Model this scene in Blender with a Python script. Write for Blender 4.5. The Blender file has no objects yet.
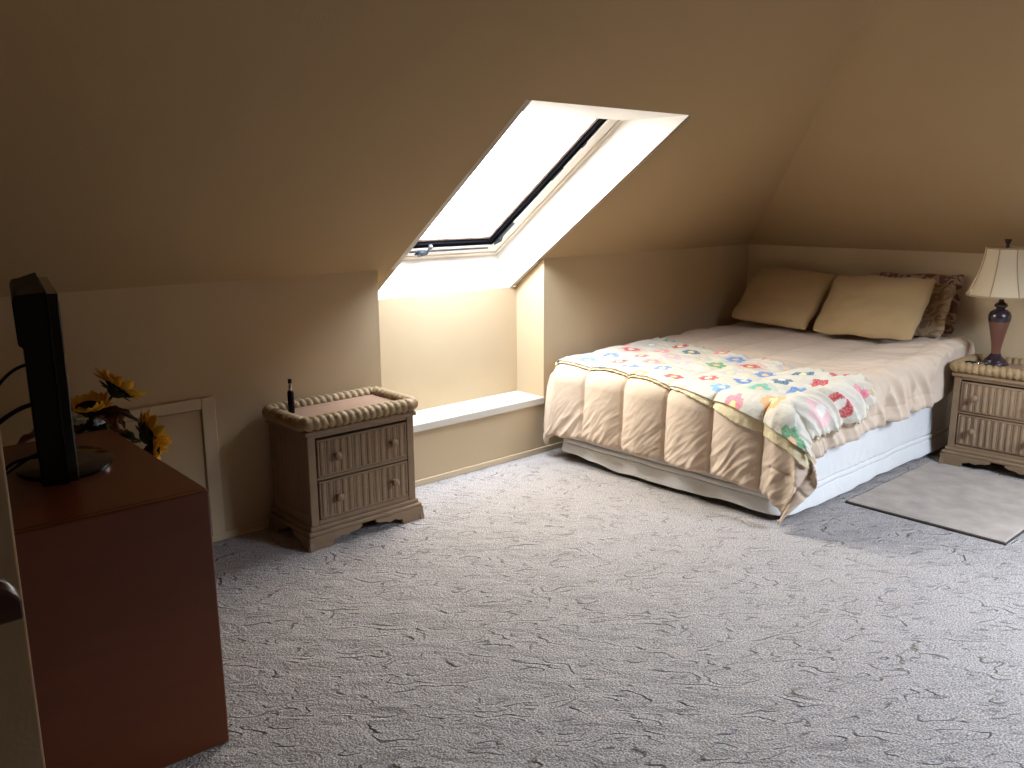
import bpy, bmesh, math, random
import numpy as np
from mathutils import Vector, Matrix

random.seed(7)
C = bpy.context.scene.collection
PI = math.pi

# ------------------------------------------------------------------ helpers
class MB:
    """collects vertices and faces of one mesh"""
    def __init__(s):
        s.v = []; s.f = []
    def add(s, vs, fs):
        o = len(s.v)
        s.v += [tuple(float(c) for c in p) for p in vs]
        s.f += [tuple(i + o for i in f) for f in fs]
        return s
    def box(s, x0, x1, y0, y1, z0, z1):
        vs = [(x0,y0,z0),(x1,y0,z0),(x1,y1,z0),(x0,y1,z0),(x0,y0,z1),(x1,y0,z1),(x1,y1,z1),(x0,y1,z1)]
        return s.add(vs, [(0,3,2,1),(4,5,6,7),(0,1,5,4),(1,2,6,5),(2,3,7,6),(3,0,4,7)])
    def prism(s, poly, ext):
        """polygon (3D points) extruded by vector ext"""
        n = len(poly); e = Vector(ext)
        vs = [Vector(p) for p in poly] + [Vector(p) + e for p in poly]
        nrm = (vs[1]-vs[0]).cross(vs[2]-vs[1])
        acc = Vector((0,0,0))
        for i in range(n):
            acc += vs[i].cross(vs[(i+1) % n])
        flip = acc.dot(e) > 0
        a = tuple(range(n)); b = tuple(range(n, 2*n))
        fs = [a[::-1] if flip else a, b if flip else b[::-1]]
        for i in range(n):
            j = (i+1) % n
            q = (i, j, j+n, i+n)
            fs.append(q if flip else q[::-1])
        return s.add(vs, fs)
    def lathe(s, prof, c=(0,0,0), seg=32, ax='z', cap=True):
        vs = []; fs = []
        for r, h in prof:
            for k in range(seg):
                a = 2*PI*k/seg
                p = (r*math.cos(a), r*math.sin(a), h)
                if ax == '-y': p = (p[0], -p[2], p[1])
                if ax == 'x': p = (p[2], p[0], p[1])
                vs.append((p[0]+c[0], p[1]+c[1], p[2]+c[2]))
        for i in range(len(prof)-1):
            for k in range(seg):
                k2 = (k+1) % seg
                fs.append((i*seg+k, i*seg+k2, (i+1)*seg+k2, (i+1)*seg+k))
        if cap:
            fs.append(tuple(range(seg))[::-1])
            fs.append(tuple((len(prof)-1)*seg+k for k in range(seg)))
        return s.add(vs, fs)
    def tube(s, pts, r, seg=10, cap=True):
        pts = [Vector(p) for p in pts]; n = len(pts)
        rs = r if isinstance(r, (list, tuple)) else [r]*n
        vs = []; fs = []; prev = None
        for i, p in enumerate(pts):
            t = (pts[min(i+1, n-1)] - pts[max(i-1, 0)]).normalized()
            if prev is None:
                u = t.orthogonal().normalized()
            else:
                u = (prev - t*prev.dot(t)).normalized()
            prev = u; w = t.cross(u)
            for k in range(seg):
                a = 2*PI*k/seg
                vs.append(p + (u*math.cos(a) + w*math.sin(a))*rs[i])
        for i in range(n-1):
            for k in range(seg):
                k2 = (k+1) % seg
                fs.append((i*seg+k, i*seg+k2, (i+1)*seg+k2, (i+1)*seg+k))
        if cap:
            fs.append(tuple(range(seg))[::-1]); fs.append(tuple((n-1)*seg+k for k in range(seg)))
        return s.add(vs, fs)
    def grid(s, P, closeu=False, keep=None):
        """P: array (n,m,3)"""
        n, m = P.shape[:2]
        vs = P.reshape(-1, 3)
        fs = []
        for i in range(n-1):
            for j in range(m-1 + (1 if closeu else 0)):
                j2 = (j+1) % m
                if keep is None or keep[i, j]:
                    fs.append((i*m+j, i*m+j2, (i+1)*m+j2, (i+1)*m+j))
        return s.add(vs, fs)
    def move(s, loc=(0,0,0), mat=None):
        M = mat if mat is not None else Matrix.Translation(loc)
        s.v = [tuple(M @ Vector(p)) for p in s.v]
        return s

def obj(name, mb, mat, parent=None, smooth=True, ang=35, bevel=0, seg=2, loc=None, weld=False):
    me = bpy.data.meshes.new(name)
    me.from_pydata(mb.v, [], mb.f)
    me.validate(); me.update()
    if smooth:
        me.polygons.foreach_set('use_smooth', [True]*len(me.polygons))
        me.set_sharp_from_angle(angle=math.radians(ang))
    me.materials.append(mat)
    o = bpy.data.objects.new(name, me); C.objects.link(o)
    if parent is not None: o.parent = parent
    if loc is not None: o.location = loc
    if bevel:
        b = o.modifiers.new('bevel', 'BEVEL'); b.width = bevel; b.segments = seg; b.limit_method = 'ANGLE'; b.angle_limit = math.radians(40)
    return o

def tag(o, label, cat, group=None, kind=None):
    o['label'] = label; o['category'] = cat
    if group: o['group'] = group
    if kind: o['kind'] = kind
    return o

def thing(name, label, cat, loc=(0,0,0), rotz=0, group=None):
    o = bpy.data.objects.new(name, None); C.objects.link(o)
    o.location = loc; o.rotation_euler = (0,0,rotz); o.empty_display_size = .05
    return tag(o, label, cat, group)

def struct(name, mb, mat, parent=None, **k):
    o = obj(name, mb, mat, parent, **k)
    if parent is None: o['kind'] = 'structure'
    return o

def copy_tree(o, parent=None):
    c = o.copy(); C.objects.link(c)
    if parent is not None: c.parent = parent
    for ch in list(o.children): copy_tree(ch, c)
    return c

# numpy perlin noise
def _hash(ix, iy, seed):
    h = (ix*374761393 + iy*668265263 + seed*1274126177) & 0xffffffff
    h = ((h ^ (h >> 13)) * 1274126177) & 0xffffffff
    return (h ^ (h >> 16)) & 0xffff
def pn(x, y, seed=0):
    x = np.asarray(x, float); y = np.asarray(y, float)
    ix = np.floor(x).astype(np.int64); iy = np.floor(y).astype(np.int64)
    fx = x-ix; fy = y-iy
    def g(a, b):
        t = _hash(ix+a, iy+b, seed)/65536.*2*PI
        return np.cos(t)*(fx-a) + np.sin(t)*(fy-b)
    u = fx*fx*fx*(fx*(fx*6-15)+10); v = fy*fy*fy*(fy*(fy*6-15)+10)
    return ((1-u)*(1-v)*g(0,0) + u*(1-v)*g(1,0) + (1-u)*v*g(0,1) + u*v*g(1,1))*1.4
def sst(a, b, x):
    t = np.clip((np.asarray(x, float)-a)/(b-a), 0, 1); return t*t*(3-2*t)

# ------------------------------------------------------------------ materials
def new_mat(name):
    m = bpy.data.materials.new(name); m.use_nodes = True
    nt = m.node_tree; nt.nodes.clear()
    out = nt.nodes.new('ShaderNodeOutputMaterial'); b = nt.nodes.new('ShaderNodeBsdfPrincipled')
    nt.links.new(b.outputs[0], out.inputs[0])
    return m, nt, b, out
def N(nt, t, **k):
    n = nt.nodes.new(t)
    for a, v in k.items():
        if a in n.inputs: n.inputs[a].default_value = v
        else: setattr(n, a, v)
    return n
def L(nt, a, b): nt.links.new(a, b)
def coords(nt, scale=(1,1,1), rot=(0,0,0)):
    tc = N(nt, 'ShaderNodeTexCoord'); mp = N(nt, 'ShaderNodeMapping')
    mp.inputs['Scale'].default_value = scale; mp.inputs['Rotation'].default_value = rot
    L(nt, tc.outputs['Object'], mp.inputs[0]); return mp.outputs[0]
def c4(c): return (c[0], c[1], c[2], 1)

def paint(name, col, rough=.6, var=.08, nscale=6, bump=.15, bscale=90, dist=.002, spec=.3, metallic=0):
    """plain coloured material with slight noise in tone and surface"""
    m, nt, b, out = new_mat(name)
    co = coords(nt)
    n = N(nt, 'ShaderNodeTexNoise', Scale=nscale, Detail=4.); L(nt, co, n.inputs['Vector'])
    mx = N(nt, 'ShaderNodeMix', data_type='RGBA')
    mx.inputs[6].default_value = c4([c*(1-var) for c in col]); mx.inputs[7].default_value = c4([min(1, c*(1+var)) for c in col])
    L(nt, n.outputs['Fac'], mx.inputs[0]); L(nt, mx.outputs[2], b.inputs['Base Color'])
    b.inputs['Roughness'].default_value = rough; b.inputs['Specular IOR Level'].default_value = spec
    b.inputs['Metallic'].default_value = metallic
    if bump:
        n2 = N(nt, 'ShaderNodeTexNoise', Scale=bscale, Detail=5.); L(nt, co, n2.inputs['Vector'])
        bp = N(nt, 'ShaderNodeBump', Strength=bump, Distance=dist); L(nt, n2.outputs['Fac'], bp.inputs['Height'])
        L(nt, bp.outputs[0], b.inputs['Normal'])
    return m

def carpet_mat():
    m, nt, b, out = new_mat('sculpted carpet')
    co = coords(nt)
    # sculpted pile: overlapping scales whose lips run in short broken lines
    m0 = N(nt, 'ShaderNodeMapping'); m0.inputs['Rotation'].default_value = (0,0,math.radians(42)); L(nt, co, m0.inputs[0])
    mp = N(nt, 'ShaderNodeMapping'); mp.inputs['Scale'].default_value = (3.6, 9.0, 1); L(nt, m0.outputs[0], mp.inputs[0])
    dn = N(nt, 'ShaderNodeTexNoise', Scale=1., Detail=2.4, Roughness=.6, Distortion=.25); L(nt, mp.outputs[0], dn.inputs['Vector'])
    ml = N(nt, 'ShaderNodeMath', operation='MULTIPLY'); ml.inputs[1].default_value = 9.; L(nt, dn.outputs['Fac'], ml.inputs[0])
    sw = N(nt, 'ShaderNodeMath', operation='FRACT'); L(nt, ml.outputs[0], sw.inputs[0])
    lip = N(nt, 'ShaderNodeMapRange', interpolation_type='SMOOTHSTEP'); lip.inputs['From Min'].default_value = .76; lip.inputs['From Max'].default_value = 1.; L(nt, sw.outputs[0], lip.inputs['Value'])
    mk = N(nt, 'ShaderNodeTexNoise', Scale=9., Detail=2.); L(nt, co, mk.inputs['Vector'])
    mr = N(nt, 'ShaderNodeMapRange'); mr.inputs['From Min'].default_value = .42; mr.inputs['From Max'].default_value = .56
    L(nt, mk.outputs['Fac'], mr.inputs['Value'])
    cz = N(nt, 'ShaderNodeMath', operation='MULTIPLY'); L(nt, lip.outputs[0], cz.inputs[0]); L(nt, mr.outputs[0], cz.inputs[1])
    # tufts
    tf = N(nt, 'ShaderNodeTexNoise', Scale=170., Detail=2.); L(nt, co, tf.inputs['Vector'])
    tv = N(nt, 'ShaderNodeTexVoronoi', Scale=95.); L(nt, co, tv.inputs['Vector'])
    bl = N(nt, 'ShaderNodeTexNoise', Scale=14., Detail=3.); L(nt, co, bl.inputs['Vector'])
    # height
    h1 = N(nt, 'ShaderNodeMath', operation='MULTIPLY_ADD'); L(nt, tf.outputs['Fac'], h1.inputs[0]); h1.inputs[1].default_value = .55
    L(nt, bl.outputs['Fac'], h1.inputs[2])
    h2 = N(nt, 'ShaderNodeMath', operation='MULTIPLY_ADD'); L(nt, tv.outputs['Distance'], h2.inputs[0]); h2.inputs[1].default_value = -.35; L(nt, h1.outputs[0], h2.inputs[2])
    h3 = N(nt, 'ShaderNodeMath', operation='MULTIPLY_ADD'); L(nt, cz.outputs[0], h3.inputs[0]); h3.inputs[1].default_value = -1.3; L(nt, h2.outputs[0], h3.inputs[2])
    h4 = N(nt, 'ShaderNodeMath', operation='MULTIPLY_ADD'); L(nt, sw.outputs[0], h4.inputs[0]); h4.inputs[1].default_value = .55; L(nt, h3.outputs[0], h4.inputs[2]); h3 = h4
    bp = N(nt, 'ShaderNodeBump', Strength=.8, Distance=.013); L(nt, h3.outputs[0], bp.inputs['Height']); L(nt, bp.outputs[0], b.inputs['Normal'])
    # colour: speckle of lighter and darker yarn, with crease shade mixed in along the lips
    rp = N(nt, 'ShaderNodeValToRGB'); e = rp.color_ramp.elements
    e[0].position = .32; e[0].color = (.21,.185,.168,1); e[1].position = .66; e[1].color = (.56,.51,.475,1)
    L(nt, tf.outputs['Fac'], rp.inputs[0])
    mx = N(nt, 'ShaderNodeMix', data_type='RGBA'); mx.inputs[7].default_value = (.09,.078,.07,1)
    f = N(nt, 'ShaderNodeMath', operation='MULTIPLY'); f.inputs[1].default_value = .45; L(nt, cz.outputs[0], f.inputs[0])
    L(nt, f.outputs[0], mx.inputs[0]); L(nt, rp.outputs[0], mx.inputs[6]); L(nt, mx.outputs[2], b.inputs['Base Color'])
    b.inputs['Roughness'].default_value = 1; b.inputs['Specular IOR Level'].default_value = .05
    return m

def wicker_mat(name, c1, c2, sx=260, sz=150):
    m, nt, b, out = new_mat(name)
    co = coords(nt)
    sp = N(nt, 'ShaderNodeSeparateXYZ'); L(nt, co, sp.inputs[0])
    xy = N(nt, 'ShaderNodeMath', operation='ADD'); L(nt, sp.outputs[0], xy.inputs[0]); L(nt, sp.outputs[1], xy.inputs[1])
    a = N(nt, 'ShaderNodeMath', operation='MULTIPLY'); a.inputs[1].default_value = sx; L(nt, xy.outputs[0], a.inputs[0])
    z = N(nt, 'ShaderNodeMath', operation='MULTIPLY'); z.inputs[1].default_value = sz*PI; L(nt, sp.outputs[2], z.inputs[0])
    s1 = N(nt, 'ShaderNodeMath', operation='SINE'); L(nt, a.outputs[0], s1.inputs[0])
    s2 = N(nt, 'ShaderNodeMath', operation='SINE'); L(nt, z.outputs[0], s2.inputs[0])
    pr = N(nt, 'ShaderNodeMath', operation='MULTIPLY'); L(nt, s1.outputs[0], pr.inputs[0]); L(nt, s2.outputs[0], pr.inputs[1])
    nz = N(nt, 'ShaderNodeTexNoise', Scale=60., Detail=4.); L(nt, co, nz.inputs['Vector'])
    ht = N(nt, 'ShaderNodeMath', operation='MULTIPLY_ADD'); ht.inputs[1].default_value = 1.2; L(nt, nz.outputs['Fac'], ht.inputs[0]); L(nt, pr.outputs[0], ht.inputs[2])
    mr = N(nt, 'ShaderNodeMapRange'); mr.inputs['From Min'].default_value = -.5; mr.inputs['From Max'].default_value = 1.7; L(nt, ht.outputs[0], mr.inputs['Value'])
    mx = N(nt, 'ShaderNodeMix', data_type='RGBA'); mx.inputs[6].default_value = c4(c1); mx.inputs[7].default_value = c4(c2)
    L(nt, mr.outputs[0], mx.inputs[0]); L(nt, mx.outputs[2], b.inputs['Base Color'])
    bp = N(nt, 'ShaderNodeBump', Strength=.5, Distance=.0015); L(nt, ht.outputs[0], bp.inputs['Height']); L(nt, bp.outputs[0], b.inputs['Normal'])
    b.inputs['Roughness'].default_value = .55; b.inputs['Specular IOR Level'].default_value = .3
    return m

def wood_mat(name, c1, c2, rough=.4, scale=(3,3,30), spec=.4):
    m, nt, b, out = new_mat(name)
    co = coords(nt, scale)
    n = N(nt, 'ShaderNodeTexNoise', Scale=2., Detail=6., Distortion=.6); L(nt, co, n.inputs['Vector'])
    mx = N(nt, 'ShaderNodeMix', data_type='RGBA'); mx.inputs[6].default_value = c4(c1); mx.inputs[7].default_value = c4(c2)
    L(nt, n.outputs['Fac'], mx.inputs[0]); L(nt, mx.outputs[2], b.inputs['Base Color'])
    bp = N(nt, 'ShaderNodeBump', Strength=.06, Distance=.002); L(nt, n.outputs['Fac'], bp.inputs['Height']); L(nt, bp.outputs[0], b.inputs['Normal'])
    b.inputs['Roughness'].default_value = rough; b.inputs['Specular IOR Level'].default_value = spec
    return m

def cloth_mat(name, col, var=.06, bump=.35, weave=900, crinkle=28, cdist=.006, sheen=.15, trans=0):
    m, nt, b, out = new_mat(name)
    co = coords(nt)
    n = N(nt, 'ShaderNodeTexNoise', Scale=9., Detail=4.); L(nt, co, n.inputs['Vector'])
    mx = N(nt, 'ShaderNodeMix', data_type='RGBA')
    mx.inputs[6].default_value = c4([c*(1-var) for c in col]); mx.inputs[7].default_value = c4([min(1, c*(1+var)) for c in col])
    L(nt, n.outputs['Fac'], mx.inputs[0]); L(nt, mx.outputs[2], b.inputs['Base Color'])
    n2 = N(nt, 'ShaderNodeTexNoise', Scale=crinkle, Detail=5., Distortion=.8); L(nt, co, n2.inputs['Vector'])
    n3 = N(nt, 'ShaderNodeTexNoise', Scale=weave, Detail=1.); L(nt, co, n3.inputs['Vector'])
    h = N(nt, 'ShaderNodeMath', operation='MULTIPLY_ADD'); h.inputs[1].default_value = .08; L(nt, n3.outputs['Fac'], h.inputs[0]); L(nt, n2.outputs['Fac'], h.inputs[2])
    bp = N(nt, 'ShaderNodeBump', Strength=bump, Distance=cdist); L(nt, h.outputs[0], bp.inputs['Height']); L(nt, bp.outputs[0], b.inputs['Normal'])
    b.inputs['Roughness'].default_value = .85; b.inputs['Specular IOR Level'].default_value = .15
    b.inputs['Sheen Weight'].default_value = sheen
    if trans:
        tr = N(nt, 'ShaderNodeBsdfTranslucent'); L(nt, mx.outputs[2], tr.inputs[0])
        ms = N(nt, 'ShaderNodeMixShader'); ms.inputs[0].default_value = trans
        L(nt, b.outputs[0], ms.inputs[1]); L(nt, tr.outputs[0], ms.inputs[2]); L(nt, ms.outputs[0], out.inputs[0])
    return m

def glass_mat(name, tint=(1,1,1), gloss=.08):
    m = bpy.data.materials.new(name); m.use_nodes = True; nt = m.node_tree; nt.nodes.clear()
    out = N(nt, 'ShaderNodeOutputMaterial'); t = N(nt, 'ShaderNodeBsdfTransparent'); g = N(nt, 'ShaderNodeBsdfGlossy')
    t.inputs[0].default_value = c4(tint); g.inputs['Roughness'].default_value = .03
    ms = N(nt, 'ShaderNodeMixShader'); ms.inputs[0].default_value = gloss; L(nt, t.outputs[0], ms.inputs[1]); L(nt, g.outputs[0], ms.inputs[2])
    L(nt, ms.outputs[0], out.inputs[0]); return m

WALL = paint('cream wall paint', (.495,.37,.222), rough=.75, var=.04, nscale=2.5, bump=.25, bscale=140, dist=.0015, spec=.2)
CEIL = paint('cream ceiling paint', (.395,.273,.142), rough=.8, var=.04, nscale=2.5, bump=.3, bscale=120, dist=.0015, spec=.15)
SILLP = paint('ivory sill paint', (.60,.54,.44), rough=.4, var=.02, bump=.05, spec=.4)
WHITE = paint('white gloss paint', (.82,.78,.70), rough=.4, var=.02, bump=.05, spec=.4)
SHAFT = paint('white shaft paint', (.84,.80,.73), rough=.7, var=.02, bump=.1)
TRIMC = paint('cream trim paint', (.54,.41,.255), rough=.45, var=.03, bump=.06, spec=.4)
CARPET = carpet_mat()
WICKER = wicker_mat('wicker weave', (.18,.11,.062), (.36,.245,.145), 700, 240)
ROPE = wicker_mat('twisted rope cane', (.22,.14,.065), (.41,.285,.145), 700, 300)
CANE = wood_mat('washed cane wood', (.20,.125,.068), (.29,.19,.108), .5, (8,8,8))
TOPBOARD = wood_mat('brown top board', (.26,.155,.10), (.35,.215,.145), .45, (4,12,4))
CHERRY = wood_mat('red brown veneer', (.105,.026,.008), (.145,.038,.012), .30, (2,2,9))
DARKWOOD = wood_mat('dark stained wood', (.05,.018,.009), (.085,.03,.014), .35, (6,20,20))
BLACK = paint('black plastic', (.005,.005,.006), rough=.5, var=.1, bump=.05, spec=.15)
GLOSSBLACK = paint('glossy black plastic', (.006,.006,.007), rough=.12, var=.05, bump=0, spec=.5)
SCREEN = paint('dark screen glass', (.006,.006,.007), rough=.06, var=.05, bump=0, spec=.6)
BRASS = paint('aged brass', (.35,.24,.10), rough=.35, var=.2, bump=.1, spec=.5, metallic=.9)
CHROME = paint('chrome', (.6,.6,.62), rough=.2, var=.05, bump=0, metallic=1)
UNSEENDARK = wood_mat('invented dark panelling', (.13,.075,.04), (.19,.11,.06), .5, (9,9,1.5))  # dark finish made up for unseen surfaces, to cut bounced light
GUNMETAL = paint('dark grey metal', (.035,.036,.042), rough=.5, var=.05, bump=0, spec=.3)
RUBBER = paint('black rubber gasket', (.003,.003,.004), rough=.9, var=.1, bump=.05, spec=.03)
ALU = paint('pale pink lacquered wood', (.70,.55,.47), rough=.4, var=.05, bump=.05)
DUVET = cloth_mat('beige comforter cotton', (.60,.465,.345), bump=.3, crinkle=20, cdist=.006)
SKIRT = cloth_mat('white bed skirt cotton', (.68,.66,.62), bump=.4, crinkle=16, cdist=.012)
TICK = cloth_mat('mattress ticking', (.74,.70,.64))
TANCASE = cloth_mat('tan pillowcase', (.42,.29,.145), bump=.05, crinkle=5, cdist=.006)
LINING = cloth_mat('pale yellow lining', (.66,.55,.34), bump=.5, crinkle=40, cdist=.006)
SHADE = cloth_mat('cream silk shade', (.80,.68,.48), bump=.1, crinkle=12, cdist=.002, trans=.35)
SHADETRIM = cloth_mat('tan shade trim', (.42,.29,.15), bump=.2)
RUG = paint('grey beige rug pile', (.44,.375,.315), rough=1, var=.34, nscale=9, bump=.9, bscale=260, dist=.006, spec=.02)
RUGEDGE = paint('dark rug binding', (.085,.068,.058), rough=1, var=.2, nscale=60, bump=.6, bscale=300, dist=.003, spec=.02)
PETAL = paint('sunflower petal', (.92,.46,.025), rough=.7, var=.25, nscale=30, bump=.2, bscale=150, dist=.001)
SEED = paint('sunflower seed disc', (.035,.016,.007), rough=.95, var=.4, nscale=160, bump=1, bscale=240, dist=.006, spec=.05)
LEAFG = paint('dark green leaf', (.035,.045,.014), rough=.7, var=.3, nscale=20, bump=.3, bscale=80)
LEAFR = paint('rust brown leaf', (.13,.042,.016), rough=.7, var=.3, nscale=20, bump=.3, bscale=80)
STEM = paint('olive stem', (.06,.065,.025), rough=.7, var=.2, bump=.2)
LAMPDARK = paint('dark bronze glaze', (.030,.018,.022), rough=.22, var=.3, nscale=20, bump=.05, spec=.6)
LAMPRED = wood_mat('red brown glaze', (.11,.04,.025), (.18,.07,.042), .3, (10,10,4), .5)
PANE = glass_mat('window glass', (.97,.98,.98), .05)
VASEGLASS = glass_mat('vase glass', (.86,.88,.86), .12)

def damask_mat():
    m, nt, b, out = new_mat('rose brown damask')
    co = coords(nt, (1,1,1))
    n = N(nt, 'ShaderNodeTexNoise', Scale=13., Detail=2., Distortion=2.2); L(nt, co, n.inputs['Vector'])
    rp = N(nt, 'ShaderNodeValToRGB'); e = rp.color_ramp.elements
    e[0].position = .47; e[0].color = (.13,.055,.036,1); e[1].position = .53; e[1].color = (.36,.22,.15,1)
    L(nt, n.outputs['Fac'], rp.inputs[0]); L(nt, rp.outputs[0], b.inputs['Base Color'])
    bp = N(nt, 'ShaderNodeBump', Strength=.3, Distance=.003); L(nt, n.outputs['Fac'], bp.inputs['Height']); L(nt, bp.outputs[0], b.inputs['Normal'])
    b.inputs['Roughness'].default_value = .7
    return m
DAMASK = damask_mat()

def leafprint_mat():
    m, nt, b, out = new_mat('tan leaf print')
    co = coords(nt)
    n = N(nt, 'ShaderNodeTexNoise', Scale=11., Detail=1., Distortion=3.); L(nt, co, n.inputs['Vector'])
    rp = N(nt, 'ShaderNodeValToRGB'); e = rp.color_ramp.elements
    e[0].position = .44; e[0].color = (.24,.15,.08,1); e[1].position = .55; e[1].color = (.40,.28,.155,1)
    L(nt, n.outputs['Fac'], rp.inputs[0]); L(nt, rp.outputs[0], b.inputs['Base Color']); b.inputs['Roughness'].default_value = .8
    return m
LEAFPRINT = leafprint_mat()

def quilt_mat():
    m, nt, b, out = new_mat('patchwork cotton')
    at = N(nt, 'ShaderNodeAttribute', attribute_name='patch'); co = coords(nt)
    n = N(nt, 'ShaderNodeTexNoise', Scale=60., Detail=2.); L(nt, co, n.inputs['Vector'])
    bp = N(nt, 'ShaderNodeBump', Strength=.45, Distance=.006); L(nt, n.outputs['Fac'], bp.inputs['Height']); L(nt, bp.outputs[0], b.inputs['Normal'])
    L(nt, at.outputs['Color'], b.inputs['Base Color']); b.inputs['Roughness'].default_value = .9; b.inputs['Specular IOR Level'].default_value = .1
    return m
QUILT = quilt_mat()

# ------------------------------------------------------------------ room shell
ZK, XB, T = 1.137, 5.514, .73          # knee wall height, head wall, roof pitch (rise per metre)
ZC = 2.45                              # flat ceiling
RUN = (ZC-ZK)/T
XL0, XE, YF = .236, -1.7, -4.9         # left wall face, far end, wall opposite the skylight
NX0, NX1, NY, SILL = 2.333, 3.452, .232, .335
nA = Vector((0, T, 1)).normalized(); nB = Vector((T, 0, 1)).normalized()

mb = MB().box(XE-.1, XB+.2, YF-.4, .5, -.08, 0)
struct('floor', mb, CARPET, smooth=False)

# wall under the skylight slope, with the alcove opening
mb = MB()
mb.box(XL0-.1, NX0, 0, .12, 0, ZK)
mb.box(NX1, XB+.12, 0, .12, 0, ZK)
mb.box(NX0, NX1, 0, .12, 0, SILL-.046)
struct('wall_back', mb, WALL, smooth=False)
# alcove: rear panel and the two reveals
mb = MB()
mb.box(NX0-.05, NX1+.05, NY, NY+.1, .1, .964)
def zA(y): return ZK - T*y
for x0, x1 in ((NX0-.1, NX0), (NX1, NX1+.1)):
    mb.prism([(x0,.12,.1),(x0,NY+.01,.1),(x0,NY+.01,zA(NY+.01)),(x0,.12,zA(.12))], (x1-x0,0,0))
struct('wall_alcove', mb, WALL, smooth=False)
mb = MB().box(NX0, NX1, -.008, NY, SILL-.045, SILL)
s = struct('trim_1', mb, SILLP, bevel=.006)

mb = MB().box(XB, XB+.12, YF-.1, .12, 0, ZK)
struct('wall_right', mb, WALL, smooth=False)
mb = MB().box(XE-.1, XL0, -2.3, .1, 0, ZC+.05)
struct('wall_left', mb, WALL, bevel=.004)
mb = MB().box(XE-.1, XE, YF-.1, -2.3, 0, ZC+.05)
struct('wall_stairwell', mb, UNSEENDARK, smooth=False)

# sloped ceiling over the skylight side, with its opening
oy, oyb = -.975, NY+.004
OXL, OXR0, OXR1 = 2.441, 3.452, 3.402
def A3(x, y): return (x, y, zA(y))
th = nA*.014
mb = MB()
mb.prism([A3(XL0-.05,.02), A3(OXL,.02), A3(OXL,oy), A3(OXL,-RUN), A3(XL0-.05,-RUN)], th)
mb.prism([A3(OXL,oy), A3(OXR0,oy), A3(OXR0,-RUN), A3(OXL,-RUN)], th)
xh = XB
k = (OXR0-OXR1)/(oyb-oy)
xr0 = OXR0 - k*(.0-oy)
mb.prism([A3(OXR0,oy), A3(xr0,0), A3(XB,0), A3(XB-RUN,-RUN), A3(OXR0,-RUN)], th)
mb.prism([A3(XB-.001,.02), A3(XB,0), A3(xr0,0), A3(xr0,.02)], th)
mb.prism([A3(xr0,0), A3(OXR1,oyb), A3(NX1+.03,oyb), A3(NX1+.03,0)], th)
mb.prism([A3(NX0-.03,0), A3(NX0-.03,oyb), A3(OXL,oyb), A3(OXL,0)], th)
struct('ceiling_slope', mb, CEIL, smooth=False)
def B3(x, y): return (x, y, ZK + T*(XB-x))
mb = MB().prism([B3(XB+.02,.02), B3(XB-RUN,-RUN), B3(XB-RUN,YF+RUN), B3(XB+.02,YF-.02)], nB*.014)
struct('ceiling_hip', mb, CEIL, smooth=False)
mb = MB().box(XE-.1, XB-RUN, YF+RUN, -RUN, ZC, ZC+.1)
struct('ceiling', mb, UNSEENDARK, smooth=False)

# light shaft of the skylight
CB = Vector((0, .330, 1.148)); CT = Vector((0, -.630, 1.844))
CXL, CXR = 2.455, 3.388
mb = MB()
def quad(p, q, r, s_, n):
    mb.prism([p, q, r, s_], Vector(n)*.03)
quad((OXR0,oy,zA(oy)), (OXR1,oyb,zA(oyb)), (CXR,CB.y,CB.z), (CXR,CT.y,CT.z), (1,0,0))
quad((OXL,oy,zA(oy)), (OXL,oyb,zA(oyb)), (CXL,CB.y,CB.z), (CXL,CT.y,CT.z), (-1,0,0))
quad((OXL-.03,oy,zA(oy)), (OXR0+.03,oy,zA(oy)), (CXR+.03,CT.y,CT.z), (CXL-.03,CT.y,CT.z), (0,0,1))
quad((OXL-.03,oyb,zA(oyb)), (OXR1+.03,oyb,zA(oyb)), (CXR+.03,CB.y,CB.z), (CXL-.03,CB.y,CB.z), (0,.9,-.4))
struct('wall_skylight', mb, SHAFT, smooth=False)

# skylight window in the roof plane: local frame e1 = x, e2 = up slope, e3 = outward
e2 = (CT-CB).normalized(); e3 = Vector((0, -e2.z*-1, 0)); e3 = Vector((1,0,0)).cross(e2).normalized()
if e3.z < 0: e3 = -e3
LEN = (CT-CB).length + .15; WID = CXR-CXL
Mw = Matrix(((1, e2.x, e3.x, CXL), (0, e2.y, e3.y, CB.y), (0, e2.z, e3.z, CB.z), (0,0,0,1)))
win = bpy.data.objects.new('window_1', None); C.objects.link(win); win['kind'] = 'structure'
win.matrix_world = Mw
def frame_mb(x0, x1, y0, y1, w, z0, z1):
    m = MB()
    m.box(x0, x0+w, y0, y1, z0, z1); m.box(x1-w, x1, y0, y1, z0, z1)
    m.box(x0+w, x1-w, y0, y0+w, z0, z1); m.box(x0+w, x1-w, y1-w, y1, z0, z1)
    return m
obj('window_frame', frame_mb(-.03, WID+.03, -.03, LEN+.03, .130, .002, .09), WHITE, win, bevel=.004)
obj('casing_bead', frame_mb(.03, WID-.03, .03, LEN-.03, .008, -.003, .004), TRIMC, win)
a0 = .100
obj('gasket', frame_mb(a0, WID-a0, a0, LEN-a0, .030, .012, .085), RUBBER, win)
a1 = a0+.030
sash = obj('sash', frame_mb(a1, WID-a1, a1, LEN-a1, .022, .03, .085), ALU, win, bevel=.004)
obj('pane', MB().box(a1+.025, WID-a1-.025, a1+.025, LEN-a1-.025, .055, .065), PANE, win, smooth=False)
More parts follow.
